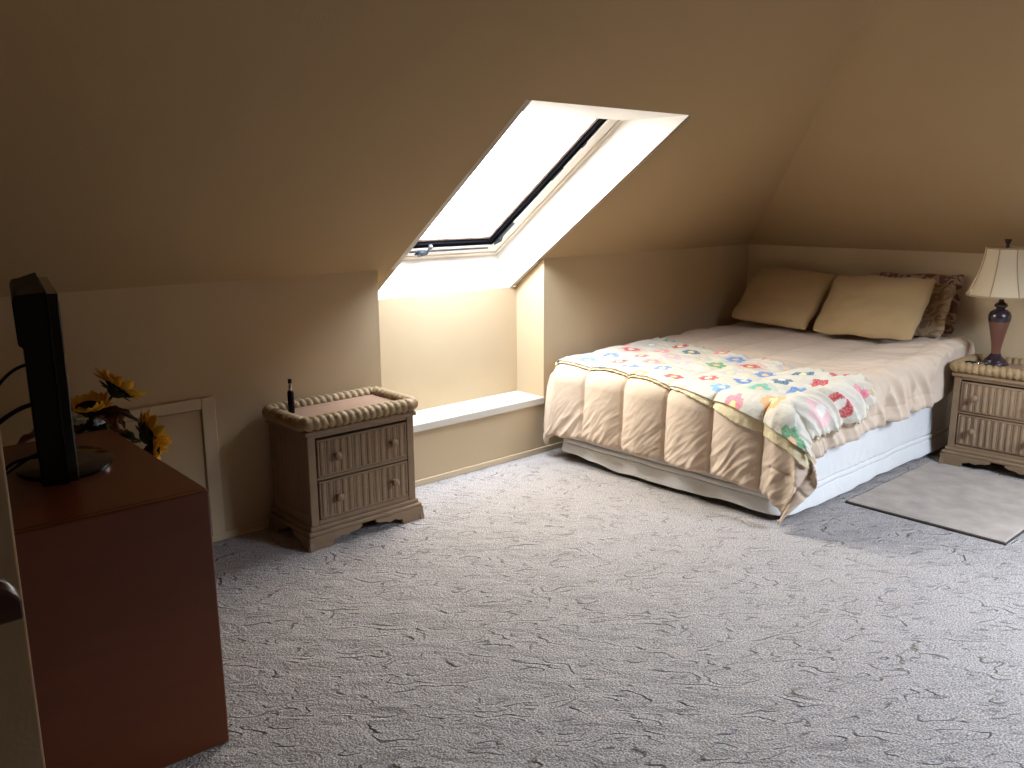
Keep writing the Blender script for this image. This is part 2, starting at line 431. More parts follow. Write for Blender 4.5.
# rails running beside the sash and the crank operator on the lower frame
hx = .335
h = MB()
h.tube([(hx,.070,-.012),(hx,.070,.004)], .022, 14)
h.box(hx-.028, hx+.028, .052, .088, -.004, .006)
h.tube([(hx,.07,-.012),(hx+.006,.105,-.030),(hx+.012,.15,-.02)], [.010,.008,.007], 10)
h.lathe([(.001,-.012),(.010,-.009),(.012,0),(.010,.009),(.001,.012)], (hx+.012,.155,-.02), 12)
obj('handle', h, GUNMETAL, win)
h = MB(); h.tube([(hx+.03,.083,-.002),(WID-a0-.03,.083,-.002)], .004, 8)
h.tube([(hx-.03,.083,-.002),(a0+.03,.083,-.002)], .004, 8)
obj('operator_rod', h, GUNMETAL, win)
h = MB()
for x in (WID-a0+.004, a0-.004):
    h.box(x-.008, x+.008, .12, .32, .0, .03)
    h.tube([(x,.11,.005),(x,.17,-.012),(x,.20,.004)], .006, 8)
h.box(WID-a0-.006, WID-a0+.008, LEN*.52, LEN*.60, .005, .03)
h.box(WID-a0-.006, WID-a0+.008, LEN*.72, LEN*.75, .005, .03)
obj('hinge', h, GUNMETAL, win, bevel=.002)

# opposite side of the attic (behind the camera): knee wall, slope and its own roof window
mb = MB().box(XE-.1, XB+.1, YF-.12, YF, 0, ZK)
struct('wall_front', mb, UNSEENDARK, smooth=False)
def C3(x, y): return (x, y, ZK + T*(y-YF))
VX0, VX1, VY0, VY1 = 3.30, 4.50, -4.50, -3.60
thc = Vector((0, -T, 1)).normalized()*.014
mb = MB()
mb.prism([C3(XE-.1,YF-.02), C3(VX0,YF-.02), C3(VX0,YF+RUN), C3(XE-.1,YF+RUN)], thc)
mb.prism([C3(VX0,YF-.02), C3(VX1,YF-.02), C3(VX1,VY0), C3(VX0,VY0)], thc)
mb.prism([C3(VX0,VY1), C3(XB-(VY1-YF),VY1), C3(XB-RUN,YF+RUN), C3(VX0,YF+RUN)], thc)
mb.prism([C3(VX1,YF-.02), C3(XB+.02,YF-.02), C3(XB-(VY1-YF),VY1), C3(VX1,VY1)], thc)
struct('ceiling_front', mb, UNSEENDARK, smooth=False)
f2 = Vector((0, 1, T)).normalized(); f3 = Vector((0, -T, 1)).normalized(); LN2 = (VY1-VY0)*math.sqrt(1+T*T); WD2 = VX1-VX0
Mw2 = Matrix(((-1, f2.x, f3.x, VX1), (0, f2.y, f3.y, VY0), (0, f2.z, f3.z, ZK+T*(VY0-YF)), (0,0,0,1)))
w2 = bpy.data.objects.new('window_2', None); C.objects.link(w2); w2['kind'] = 'structure'; w2.matrix_world = Mw2
obj('window_frame', frame_mb(-.03, WD2+.03, -.03, LN2+.03, .07, .0142, .09), WHITE, w2)
obj('sash', frame_mb(.04, WD2-.04, .04, LN2-.04, .05, .03, .085), WHITE, w2, bevel=.004)
obj('pane', MB().box(.085, WD2-.085, .085, LN2-.085, .055, .065), PANE, w2, smooth=False)

# baseboards
mb = MB().box(XL0, XB, -.012, 0, 0, .032)
struct('baseboard_back', mb, TRIMC, bevel=.003)
mb = MB().box(XB-.012, XB, YF, -.012, 0, .032)
struct('baseboard_right', mb, TRIMC, bevel=.003)
mb = MB().box(XL0, XL0+.012, -2.3, -.012, 0, .032)
struct('baseboard_left', mb, TRIMC, bevel=.003)

# low access door in the knee wall
d = bpy.data.objects.new('door_1', None); C.objects.link(d); d['kind'] = 'structure'; d.location = (.92, 0, .03)
W_, H_ = .555, .622
m = MB(); m.box(0,.062,-.016,0,0,H_); m.box(W_-.060,W_,-.016,0,0,H_); m.box(.062,W_-.060,-.016,0,H_-.046,H_)
obj('door_frame', m, TRIMC, d, bevel=.003)
m = MB(); m.box(.066, W_-.066, -.006, 0, .004, H_-.050)
obj('door_panel', m, WALL, d, bevel=.002)

# ------------------------------------------------------------------ bed
bed = thing('bed', 'double bed with pale mattress and white gathered skirt, under the beige comforter', 'bed', (3.45, -.86, 0))
BX, BY = bed.location.x, bed.location.y
def rel(mb, o):
    return mb.move((-o.location.x, -o.location.y, -o.location.z))
m = MB().box(3.49, 5.40, -1.535, -.185, .30, .53)
obj('mattress', rel(m, bed), TICK, bed, bevel=.05, seg=4)
m = MB().box(3.485, 5.40, -1.53, -.19, .12, .295)
obj('box_spring', rel(m, bed), TICK, bed, bevel=.02, seg=2)
for x in (3.62, 5.25):
    for y in (-1.45, -.27):
        m = MB(); m.tube([(x,y,.03),(x,y,.12)], .018, 12); m.lathe([(.012,0),(.026,.004),(.030,.016),(.026,.028),(.012,.032)], (x,y,0), 14)
        obj('leg', rel(m, bed), BLACK, bed)
# skirt: strip around right side, foot and wall side
def skirt():
    r = .05; pts = []
    x0, x1, ya, yb = 3.455, 5.42, -1.565, -.165
    n1 = 260
    for i in range(n1): pts.append((x1 + (x0+r-x1)*i/n1, ya, 0, -1))
    for i in range(12):
        a = -PI/2 - PI/2*i/12; pts.append((x0+r+r*math.cos(a), ya+r+r*math.sin(a), math.cos(a), math.sin(a)))
    n2 = 190
    for i in range(n2): pts.append((x0, ya+r + (yb-ya-2*r)*i/n2, -1, 0))
    for i in range(12):
        a = PI - PI/2*i/12; pts.append((x0+r+r*math.cos(a), yb-r+r*math.sin(a), math.cos(a), math.sin(a)))
    for i in range(120): pts.append((x0+r + (x1-x0-r)*i/119, yb, 0, 1))
    P = np.array(pts); seg = np.hypot(np.diff(P[:,0]), np.diff(P[:,1])); s = np.concatenate([[0], np.cumsum(seg)])
    nz = 120
    out = np.zeros((nz, len(P), 3))
    onfoot = P[:,2] < -.5
    hem = .026 + .016*pn(s*1.7, s*0+.3, 3) + .010*pn(s*6, s*0+2.3, 4)
    hem = np.where(onfoot, hem + .022*sst(-.75,-.2,P[:,1]) , hem)
    for k in range(nz):
        w = k/(nz-1)
        z = hem + (.37-hem)*(1-w)
        flare = .018*w + .012*sst(.75,1,w)
        rip = .008*w*pn(s*7, s*0+w*.8, 11) + .010*w*pn(s*2.6, s*0+w*.3, 12)
        # small pleats just above the stitched band on the long side
        rip = rip + np.where(~onfoot, .005*np.sin(s*95 + 9*pn(s*3, s*0, 5))*np.exp(-((z-.155)/.035)**2)*np.clip(pn(s*2, s*0+7, 8)*1.6+.2, 0, 1), 0)
        g = -.011*np.exp(-((z-.100)/.0040)**2) - .011*np.exp(-((z-.128)/.0040)**2) + .004*sst(.128,.122,z)*sst(.096,.104,z)
        g = g - .010*sst(.105,.095,z)*0
        o = flare+rip+g
        out[k,:,0] = P[:,0]+P[:,2]*o; out[k,:,1] = P[:,1]+P[:,3]*o; out[k,:,2] = z
    return MB().grid(out[:, ::-1])
sk = obj('bed_skirt', rel(skirt(), bed), SKIRT, bed, ang=180)
sk['label'] = 'white skirt with a stitched band above the hem'
so = sk.modifiers.new('thick', 'SOLIDIFY'); so.thickness = .004; so.offset = -1

# ------------------------------------------------------------------ comforter
R_ = .095
FX0, FY1, FY0 = 3.405+R_, -1.645+R_, -.075-R_
LF, LS, LW = .455, .300, .300
XHI = 5.40
def top_z(x, y):
    return .555 + .045*sst(3.5, 4.9, x) + .045*sst(4.75,5.2,x)*sst(-1.15,-1.55,y) + .006*pn(x*2.2, y*2.2, 2)
def drape(x, y, off=0., damp=1.):
    dx = np.maximum(FX0-x, 0); dR = np.maximum(FY1-y, 0); dL = np.maximum(y-FY0, 0)
    dy = dR+dL; sy = np.where(dL > 0, 1., -1.)
    t = np.hypot(dx, dy); tt = np.maximum(t, 1e-9)
    ang = np.arctan2(dy, dx); w = np.sin(2*ang)*(t > 0)*(dx > 0)*(dy > 0)
    nx = -dx/tt; ny = sy*dy/tt
    xc = np.maximum(x, FX0); yc = np.clip(y, FY1, FY0)
    q = R_*PI/2
    th_ = np.clip(t/R_, 0, PI/2)
    hang = np.maximum(t-q, 0)
    corner = np.where(dR > 0, 1., .3)
    o = R_*np.sin(th_) + hang*(.06 + .10*w*corner)
    drop = R_*(1-np.cos(th_)) + hang*np.where(dR > 0, 1+.02*w, 1.)
    # normal of the smooth surface
    sn = np.sin(th_); cn = np.cos(th_)
    # quilted boxes
    sp = .28
    fy = np.mod((y+.09)/sp, 1); fx = np.mod((x-(FX0-.05))/sp, 1)
    hy = 1-np.abs(2*fy-1)**2.2; hx_ = 1-np.abs(2*fx-1)**3
    fall = np.clip(t/R_, 0, 1)
    hside = np.where(dx > dy, hy, hx_)
    htop = np.minimum(hx_, hy)
    puff = .010*htop*(1-fall) + .036*hside*fall
    seam = -.010*np.exp(-(np.minimum(fy, 1-fy)*sp/.007)**2)*np.where(dx >= dy, 1, .5)*(.3+.7*fall)
    seam += -.008*np.exp(-(np.minimum(fx, 1-fx)*sp/.007)**2)*np.where(dR > 0, 1., .0)*(.3+.7*fall)
    # creases
    u = (x+y)*.7071; v = (x-y)*.7071
    foot = fall*(dx > 0)*np.clip((dx-dy)/.05+.5, 0, 1)
    wv = u + .02*pn(x*6, y*6, 24)
    cr = .014*foot*(-np.abs(pn(wv*20, v*3.2, 21))**.7 + .35)*(.12+.88*sst(.18,.42,t)*np.clip(.6+pn(x*4, y*4, 25)*1.6, 0, 1.2)) + .006*foot*(-np.abs(pn(wv*44, v*8, 22))**.7+.3)*sst(.1,.4,t)
    pull = .014*foot*pn(y*10, x*2.5, 23)*sst(.15,.45,t)
    side = (1-np.clip((dx-dy)/.05+.5, 0, 1))
    zone = sst(-1.05,-1.5,y)*side
    fold = .085*zone*(-np.abs(pn(x*8.5+y*5.0, y*1.3, 31))**.8+.24)*sst(3.4,3.7,x)*(1-.55*sst(4.6,5.0,x))
    fold = fold*(1-.65*sst(.12,.30,dR))
    fold += .030*zone*(-np.abs(pn(x*17+y*9, y*3, 32))+.2)
    head = sst(4.9,5.3,x)*(t == 0)*.010*pn(x*9, y*6, 33)
    top = (1-fall)*(.006*pn(x*5, y*4, 41) + .003*pn(x*14, y*10, 42))
    disp = (puff+seam+cr+pull+fold+head+top)*damp + off
    X = xc + nx*(o + sn*disp); Y = yc + ny*(o + sn*disp); Z = top_z(xc, yc) - drop + np.where(t > 0, cn, 1.)*disp
    flap = w*(dR > 0)*np.sin(PI*np.clip(hang/.42, 0, 1))
    Y = Y - .085*flap + .012*w*(dR > 0)*np.sin(ang*14)*np.clip(hang/.2, 0, 1); X = X - .020*w*(dR > 0)*np.cos(ang*11+.4)*np.clip(hang/.2, 0, 1)
    return X, Y, Z
def comforter():
    n, mm = 400, 330
    a = np.linspace(0, 1, n)[:, None]*np.ones((1, mm)); b = np.linspace(0, 1, mm)[None, :]*np.ones((n, 1))
    y = FY0+LW + (FY1-LS-FY0-LW)*b
    lf = LF + .015*pn(y*3, y*0+1, 51) + .05*sst(-1.3,-1.75,y)
    x = (FX0-lf) + (XHI-(FX0-lf))*a
    # the long edge hangs a little lower towards the head
    y = np.where(b > .8, y - (b-.8)/.2*(.02*pn(x*2.6, x*0, 52) + .02*sst(4.2,5.2,x)), y)
    ed = np.minimum(np.minimum(np.minimum(x-(FX0-lf), XHI-x), (y-y[:, -1:])), y[:, :1]-y)
    e = np.clip(ed/.035, 0, 1)
    X, Y, Z = drape(x, y, -.028*(1-np.sqrt(np.clip(1-(1-e)**2, 0, 1))))
    Y = np.minimum(Y, -.018); Y = np.where(X > 4.78, np.maximum(Y, -1.650), Y); Z = np.maximum(Z, .045); X = np.minimum(X, 5.49)
    return MB().grid(np.stack([X, Y, Z], -1))
m = comforter()
cf = obj('comforter', m, DUVET, ang=180)
tag(cf, 'puffy beige quilted comforter spread over the double bed', 'comforter')
so = cf.modifiers.new('thick', 'SOLIDIFY'); so.thickness = .008; so.offset = -1

# ------------------------------------------------------------------ patchwork quilt
PAL = {'blue': (.10,.24,.52), 'sky': (.20,.42,.66), 'red': (.52,.035,.05), 'pink': (.76,.22,.28), 'rose': (.72,.10,.17), 'pale': (.82,.50,.47),
       'grey': (.50,.47,.44), 'green': (.10,.33,.13), 'sage': (.36,.46,.34), 'teal': (.025,.13,.22), 'mint': (.12,.40,.30), 'orange': (.78,.42,.16), 'lilac': (.62,.42,.52), 'cream': (.72,.62,.45)}
KEYS = list(PAL)
def hexround(q, r):
    s = -q-r; rq = np.round(q); rr = np.round(r); rs = np.round(s)
    dq = abs(rq-q); dr = abs(rr-r); ds = abs(rs-s)
    c1 = (dq > dr) & (dq > ds); c2 = (~c1) & (dr > ds)
    rq = np.where(c1, -rr-rs, rq); rr = np.where(c2, -rq-rs, rr)
    return rq.astype(int), rr.astype(int)
HS = .0215
def quilt_parts():
    n, mm = 215, 440
    a = np.linspace(0, 1, n)[:, None]*np.ones((1, mm)); b = np.linspace(0, 1, mm)[None, :]*np.ones((n, 1))
    # outline in bed cloth coordinates
    def outline(a, b, grow):
        y = -.105 + grow*.3 + (-1.735-grow*.6 + .105 - grow*.3)*b
        near = 3.455 - .075*sst(.25,.95,b) - .045*sst(.72,1.,b) - grow*(.45 + 2.6*sst(.5,.92,b))
        far = 4.36 - .32*b - .02*np.sin(b*5) + grow*0
        x = near + (far-near)*a
        return x, y
    x, y = outline(a, b, 0)
    lx, ly = a*(.88-.24*b), b*1.70
    q = (math.sqrt(3)/3*lx - ly/3)/HS; r = (2/3*ly)/HS
    hq, hr = hexround(q, r)
    fq = np.round((hq + 0)/5.).astype(int); fr_ = np.round(hr/5.).astype(int)
    # flower centre lattice (4,0),(0,4) nearest by hex distance
    best = np.full(hq.shape, 99); bq = np.zeros_like(hq); br = np.zeros_like(hq)
    for i in (-1,0,1):
        for j in (-1,0,1):
            cq, cr_ = (fq+i)*5, (fr_+j)*5
            ddq, ddr = hq-cq, hr-cr_
            dist = np.maximum(np.maximum(abs(ddq), abs(ddr)), abs(ddq+ddr))
            up = dist < best
            best = np.where(up, dist, best); bq = np.where(up, fq+i, bq); br = np.where(up, fr_+j, br)
    col = np.zeros(hq.shape+(4,)); col[..., 3] = 1
    base = np.array((.66,.60,.49))
    tint = ((_hash(hq, hr, 5) % 1000)/1000.)[..., None]
    col[..., :3] = base*(1-.07*tint)
    hid = _hash(bq, br, 77)
    order = ['pink','blue','red','pale','sky','grey','green','rose','lilac','sage','teal','orange','mint','pink','pale','grey','blue','red']
    pal = np.array([PAL[k_] for k_ in order]); cen = np.array([(.80,.66,.30),(.78,.72,.62),(.80,.50,.30),(.82,.74,.40)])
    pc = pal[hid % len(order)]; cc = cen[(hid//31) % 4]
    fleck = (pn(lx*260, ly*260, 9) > .12)[..., None]
    pcol = np.where(fleck, pc*.6+.4*base, pc*.92+.08*base)
    col[..., :3] = np.where((best == 1)[..., None], pcol, col[..., :3])
    col[..., :3] = np.where((best == 0)[..., None], cc, col[..., :3])
    # printed second ring on some flowers
    ring2 = (best == 2) & ((hid//7) % 4 == 0)
    col[..., :3] = np.where(ring2[..., None], base*.75+.25*pc, col[..., :3])
    # quilting puff of each hexagon
    px_ = math.sqrt(3)*(hq+hr/2.)*HS; py_ = 1.5*hr*HS
    rad = np.hypot(lx-px_, ly-py_)/HS
    puff = .0022*(1-np.clip(rad, 0, 1)**2)
    buck = .006*pn(lx*9, ly*8, 61) + .004*pn(lx*22, ly*20, 62)
    lift = .006*np.exp(-a/.05)*(1+pn(ly*22, ly*0, 63)) + .014*sst(.93,1,b)*(1+pn(lx*14, lx*0, 64))
    X, Y, Z = drape(x, y, .016+puff+buck*.6+lift)
    Y = np.minimum(Y, -.012)
    # hexagon outline: drop cells whose patch centre lies beyond the edge
    cin = (px_ < (.87-.24*b)-.012) & (py_ < 1.685)
    keep = cin
    top = MB().grid(np.stack([X, Y, Z], -1), keep=keep[:-1, :-1])
    # lining: plain layer below, larger on the near and right edges
    n2, m2 = 150, 300
    a2 = np.linspace(0, 1, n2)[:, None]*np.ones((1, m2)); b2 = np.linspace(0, 1, m2)[None, :]*np.ones((n2, 1))
    x2, y2 = outline(a2*.985, b2, .020)
    wig = .005*np.exp(-a2/.03)*pn(b2*40, b2*0, 71) + .006*np.exp(-a2/.03)*pn(b2*150, b2*0, 72)
    x2 = x2 - wig; y2 = y2 + .012*np.exp(-(1-b2)/.02)*pn(a2*26, a2*0, 73)
    l2 = .004 + .010*np.exp(-a2/.05)*(.8+pn(b2*40, b2*0, 74)) + .012*np.exp(-(1-b2)/.04)*(.5+pn(a2*18, a2*0, 75))
    X, Y, Z = drape(x2, y2, .006+l2*.6)
    lin = MB().grid(np.stack([X, np.minimum(Y,-.014), Z], -1))
    return top, col, lin
top, col, lin = quilt_parts()
ql = thing('patchwork_quilt', 'cream patchwork quilt with coloured flower hexagons and yellow lining, across the bed foot', 'quilt', (3.85, -.9, .60))
qt = obj('patchwork_top', rel(top, ql), QUILT, ql, ang=180)
ca = qt.data.color_attributes.new('patch', 'FLOAT_COLOR', 'POINT')
ca.data.foreach_set('color', col.reshape(-1))
so = qt.modifiers.new('thick', 'SOLIDIFY'); so.thickness = .005; so.offset = -1
ln = obj('lining', rel(lin, ql), LINING, ql, ang=180); ln['label'] = 'pale yellow scalloped lining'
so = ln.modifiers.new('thick', 'SOLIDIFY'); so.thickness = .004; so.offset = -1

# ------------------------------------------------------------------ pillows
def pillow_mb(w, h, t, seed, ears=.03, n=70, wrinkle=1.):
    u = np.linspace(-1, 1, n)[None, :]*np.ones((n, 1)); v = np.linspace(-1, 1, n)[:, None]*np.ones((1, n))
    su = u*1.; sv = v*1.
    cu = 1-.035*np.abs(u)**6*np.abs(v)**6
    m = MB()
    rnd = 1-.012*(1-np.abs(v)**3)*np.abs(u)**4; rnv = 1-.015*(1-np.abs(u)**3)*np.abs(v)**4
    for sgn in (1, -1):
        prof = ((1-np.abs(su)**2.6)*(1-np.abs(sv)**2.6))
        prof = np.clip(prof, 0, 1)**.55
        X = su*w/2*rnd*cu; Y = sv*h/2*rnv*cu
        X = X + .012*pn(sv*2.1, su*0+seed, seed); Y = Y + .014*pn(su*2.3, sv*0+seed, seed+1)*np.abs(sv)
        Z = sgn*t/2*prof*(1+.18*pn(su*1.6+3, sv*1.6, seed+2)) + .004*pn(su*3, sv*3, seed+3)
        Z = Z + sgn*wrinkle*.003*pn(su*6, sv*2.5, seed+4)*prof
        P = np.stack([X, Y, Z], -1)
        m.grid(P if sgn > 0 else P[:, ::-1])
    return m
def pillow(name, c, w, h, t, lean, yaw, roll, mat, label, group, seed, wr=1.):
    o = obj(name, pillow_mb(w, h, t, seed, wrinkle=wr), mat, ang=180)
    # local x -> world -y, local y -> up leaning to the wall, local z -> towards the foot of the bed
    ex = Vector((0,-1,0)); ey = Vector((math.sin(lean), 0, math.cos(lean))); ez = ex.cross(ey)
    Mr = Matrix((ex, ey, ez)).transposed().to_4x4()
    o.matrix_world = Matrix.Translation(c) @ Matrix.Rotation(yaw, 4, 'Z') @ Mr @ Matrix.Rotation(roll, 4, 'Z')
    tag(o, label, 'pillow', group)
    return o
L42 = math.radians(42)
pillow('pillow', (5.235, -.455, .815), .59, .46, .125, L42, 0, math.radians(-3), TANCASE, 'plain tan pillow leaning in the corner of the two walls', 'pillows at the head of the bed', 3)
pillow('pillow', (5.165, -1.115, .815), .63, .455, .125, L42, 0, math.radians(1.5), TANCASE, 'plain tan pillow leaning in front of the patterned damask pillow', 'pillows at the head of the bed', 11)
pillow('pillow', (5.310, -1.20, .80), .62, .35, .06, math.radians(30), 0, math.radians(1), LEAFPRINT, 'leaf-printed tan pillow squeezed between the plain and damask pillows', 'pillows at the head of the bed', 23)
pillow('pillow', (5.405, -1.235, .825), .58, .38, .08, math.radians(20), 0, math.radians(2), DAMASK, 'rose-brown damask pillow standing at the wall nearest the lamp', 'pillows at the head of the bed', 31)

# ------------------------------------------------------------------ wicker nightstands
def rope_rim(hx, hy, z, r, pitch=.034):
    """twisted rope following a rounded rectangle"""
    rc = .035; pts = []
    def seg(p, q, n):
        for i in range(n): pts.append((p[0]+(q[0]-p[0])*i/n, p[1]+(q[1]-p[1])*i/n))
    def arc(cx, cy, a0, n=8):
        for i in range(n):
            a = a0 + PI/2*i/n; pts.append((cx+rc*math.cos(a), cy+rc*math.sin(a)))
    st = .0045
    seg((-hx+rc,-hy), (hx-rc,-hy), int((2*hx-2*rc)/st)); arc(hx-rc,-hy+rc,-PI/2)
    seg((hx,-hy+rc), (hx,hy-rc), int((2*hy-2*rc)/st)); arc(hx-rc,hy-rc,0)
    seg((hx-rc,hy), (-hx+rc,hy), int((2*hx-2*rc)/st)); arc(-hx+rc,hy-rc,PI/2)
    seg((-hx,hy-rc), (-hx,-hy+rc), int((2*hy-2*rc)/st)); arc(-hx+rc,-hy+rc,PI)
    P = np.array(pts); n = len(P); d = np.roll(P,-1,0)-np.roll(P,1,0); d /= np.linalg.norm(d,axis=1)[:,None]
    sl = np.linalg.norm(np.roll(P,-1,0)-P,axis=1); s = np.concatenate([[0],np.cumsum(sl)]); tot = s[-1]; s = s[:-1]
    turns = round(tot/pitch); k = 22
    th = np.arange(k)/k*2*PI
    nrm = np.stack([d[:,1], -d[:,0]], 1)       # outward
    ph = 2*PI*turns*s[:,None]/tot + th[None,:]
    rr = r*(1-.26*(1-np.abs(np.sin(ph/2))**.7))
    G = np.zeros((n+1, k, 3))
    for i in range(n+1):
        j = i % n
        G[i,:,0] = P[j,0]+nrm[j,0]*np.cos(th)*rr[j]; G[i,:,1] = P[j,1]+nrm[j,1]*np.cos(th)*rr[j]; G[i,:,2] = z+np.sin(th)*rr[j]
    return MB().grid(G, closeu=True)

def ribbed(w, h, rib=.0175, depth=.008):
    """panel of vertical half-round ribs in the xz plane facing -y, centred"""
    nx = int(w/.0022); nz = 6
    x = np.linspace(-w/2, w/2, nx)
    nr = max(1, round(w/(2*rib)))*2
    ph = (x+w/2)/w*nr
    cyc = np.mod(ph, 2); big = cyc < 1.4
    ph = np.where(big, cyc/1.4, (cyc-1.4)/.6); wide = np.where(big, 1., .5)
    y = -depth*wide*np.sqrt(np.clip(1-(2*(ph-np.floor(ph))-1)**2, 0, 1))
    y[0] = y[-1] = 0
    z = np.linspace(-h/2, h/2, nz)
    G = np.zeros((nz, nx, 3)); G[:,:,0] = x[None,:]; G[:,:,1] = y[None,:]; G[:,:,2] = z[:,None]
    m = MB().grid(G)
    m.box(-w/2, w/2, 0, .008, -h/2, h/2)
    return m

def bracket(w, foot, h, thick, up=.0):
    """scalloped bracket-foot profile in xz: from x=0 (corner) to x=w, extruded +y"""
    P = [(-.006,0),(foot,0)]
    prof = [(0,.0),(.02,.30),(.06,.46),(.14,.44),(.22,.52),(.30,.60),(.40,.50),(.52,.46),(.60,.58),(.72,.66),(.84,.64),(.92,.74),(1.,.80)]
    for u, v in prof[1:]:
        P.append((foot+(w-foot)*u, h*v))
    P += [(w, h), (0, h), (.004, h*.8), (.0, h*.55), (-.004, h*.25)]
    return [(x, 0, z) for x, z in P]

def make_nightstand(label):
    t = thing('wicker_nightstand', label, 'nightstand', (0,0,0), 0, 'pair of matching wicker nightstands')
    hw, hd = .273, .172
    z0, z1 = .098, .515
    # carcass: posts, rails, back
    m = MB()
    pw = .038
    for sx in (-1, 1):
        for sy in (-1, 1):
            xa, xb = sorted((sx*hw, sx*(hw-pw))); ya, yb = sorted((sy*hd, sy*(hd-pw)))
            m.box(xa, xb, ya, yb, z0, z1)
    m.box(-hw+pw, hw-pw, -hd+.002, -hd+.03, z1-.030, z1)
    m.box(-hw+pw, hw-pw, -hd+.002, -hd+.03, .296, .310)
    m.box(-hw+pw, hw-pw, -hd+.002, -hd+.03, z0, z0+.022)
    for sx in (-1, 1):
        xa, xb = sorted((sx*(hw-.003), sx*(hw-.03)))
        m.box(xa, xb, -hd+pw, hd-pw, z1-.05, z1); m.box(xa, xb, -hd+pw, hd-pw, z0, z0+.045)
    m.box(-hw+pw, hw-pw, hd-.02, hd-.005, z0, z1)
    obj('carcass', m, CANE, t, bevel=.004)
    for sx in (-1, 1):
        p = ribbed(2*hd-2*pw, z1-z0-.095, rib=.0165, depth=.006)
        p.move(mat=Matrix.Translation((sx*(hw-.012), 0, (z0+z1)/2-.0025)) @ Matrix.Rotation(PI/2*sx, 4, 'Z'))
        obj('side_panel', p, WICKER, t)
    # inner box behind the drawers
    obj('top_board', MB().box(-hw+.005, hw-.005, -hd+.005, hd-.005, .516, .552), TOPBOARD, t, bevel=.003)
    obj('rim', rope_rim(.283, .167, .552, .033), ROPE, t, ang=180)
    m = MB().box(-hw-.012, hw+.012, -hd-.010, hd+.010, .500, .522)
    obj('rim_moulding', m, CANE, t, bevel=.006)
    for zc_, hh in ((.3945, .163), (.208, .168)):
        w = 2*(hw-pw)-.012
        d_ = MB(); d_.box(-w/2, w/2, -hd+.004, -hd+.02, zc_-hh/2, zc_+hh/2)
        # thin raised border
        bw = .009
        d_.box(-w/2, w/2, -hd-.003, -hd+.004, zc_+hh/2-bw, zc_+hh/2); d_.box(-w/2, w/2, -hd-.003, -hd+.004, zc_-hh/2, zc_-hh/2+bw)
        d_.box(-w/2, -w/2+bw, -hd-.003, -hd+.004, zc_-hh/2+bw, zc_+hh/2-bw); d_.box(w/2-bw, w/2, -hd-.003, -hd+.004, zc_-hh/2+bw, zc_+hh/2-bw)
        d_.box(-w/2+.01, w/2-.01, -hd+.03, hd-.03, zc_-hh/2+.01, zc_+hh/2-.02)
        dr = obj('drawer', d_, CANE, t, bevel=.002)
        rp = ribbed(w-2*bw, hh-2*bw); rp.move((0, -hd-.0005+.002, zc_))
        obj('wicker_front', rp, WICKER, dr)
        for sx in (-1, 1):
            kb = MB().lathe([(.008,-.002),(.007,.012),(.010,.016),(.016,.021),(.0185,.029),(.016,.037),(.009,.042),(.001,.043)], (sx*.145, -hd, zc_+.004), 20, '-y')
            obj('knob', kb, CANE, dr)
    # plinth with two steps
    m = MB(); m.box(-hw-.010, hw+.010, -hd-.008, hd+.004, .078, .099); m.box(-hw-.022, hw+.022, -hd-.018, hd+.006, .058, .079)
    obj('plinth', m, CANE, t, bevel=.006)
    fx, fy = hw+.026, hd+.022
    for sx in (-1, 1):
        for sy in (-1, 1):
            m = MB()
            prof = bracket(.262, .115, .060, .02)
            yb = fy if sy < 0 else hd+.008
            m.prism([(sx*(-fx+p[0])*-1 if sx > 0 else (-fx+p[0]), sy*yb, p[2]) for p in prof], (0, -sy*.022, 0))
            prof = bracket(.150, .080, .060, .02)
            m.prism([(sx*fx, sy*(yb-p[0]), p[2]) for p in prof], (-sx*.022, 0, 0))
            obj('bracket_foot', m, CANE, t, bevel=.0015)
    return t
ns = make_nightstand('low wicker nightstand with rope rim standing against the wall left of the skylight alcove')
ns.location = (1.977, -.207, 0)
ns2 = copy_tree(ns)
ns2['label'] = 'low wicker nightstand with rope rim beside the bed, under the table lamp'
ns2.location = (5.115, -1.985, 0); ns2.rotation_euler = (0, 0, -PI/2)

# slim bottle on the left nightstand
bt = thing('slim_bottle', 'slim dark bottle with pale narrow neck, standing on the nightstand by the alcove', 'bottle', (1.760, -.150, .5525))
obj('body', MB().lathe([(.0125,0),(.014,.003),(.014,.092),(.012,.100),(.0075,.106)], seg=20), BLACK, bt)
obj('neck', MB().lathe([(.0075,.106),(.0085,.110),(.0085,.124),(.0070,.127),(.0070,.136)], seg=20), CHROME, bt)
obj('cap', MB().lathe([(.0080,.136),(.0086,.138),(.0086,.152),(.0070,.155)], seg=20), BLACK, bt)

# ------------------------------------------------------------------ table lamp
lp = thing('table_lamp', 'table lamp with cream bell shade and dark red urn base, on the bedside nightstand', 'lamp', (5.165, -1.835, .553))
obj('base', MB().lathe([(.010,0),(.066,0),(.070,.006),(.066,.014),(.056,.018),(.054,.028),(.044,.036),(.034,.046),(.025,.062)], seg=40), LAMPDARK, lp)
obj('urn', MB().lathe([(.025,.062),(.0235,.078),(.028,.115),(.038,.170),(.048,.215),(.053,.240)], seg=40), LAMPRED, lp)
obj('shoulder', MB().lathe([(.053,.240),(.057,.256),(.057,.274),(.050,.292),(.034,.304),(.022,.309),(.022,.315),(.032,.322),(.034,.331),(.026,.340),(.015,.348),(.012,.360),(.012,.385)], seg=40), LAMPDARK, lp)
obj('socket', MB().lathe([(.012,.375),(.016,.380),(.016,.425),(.012,.430)], seg=24), BRASS, lp)
SZ0, SZ1, SR0, SR1 = .385, .640, .182, .108
def shade_r(f):        # f 0 bottom .. 1 top; bell flare
    return SR1 + (SR0-SR1)*((1-f)**1.7)
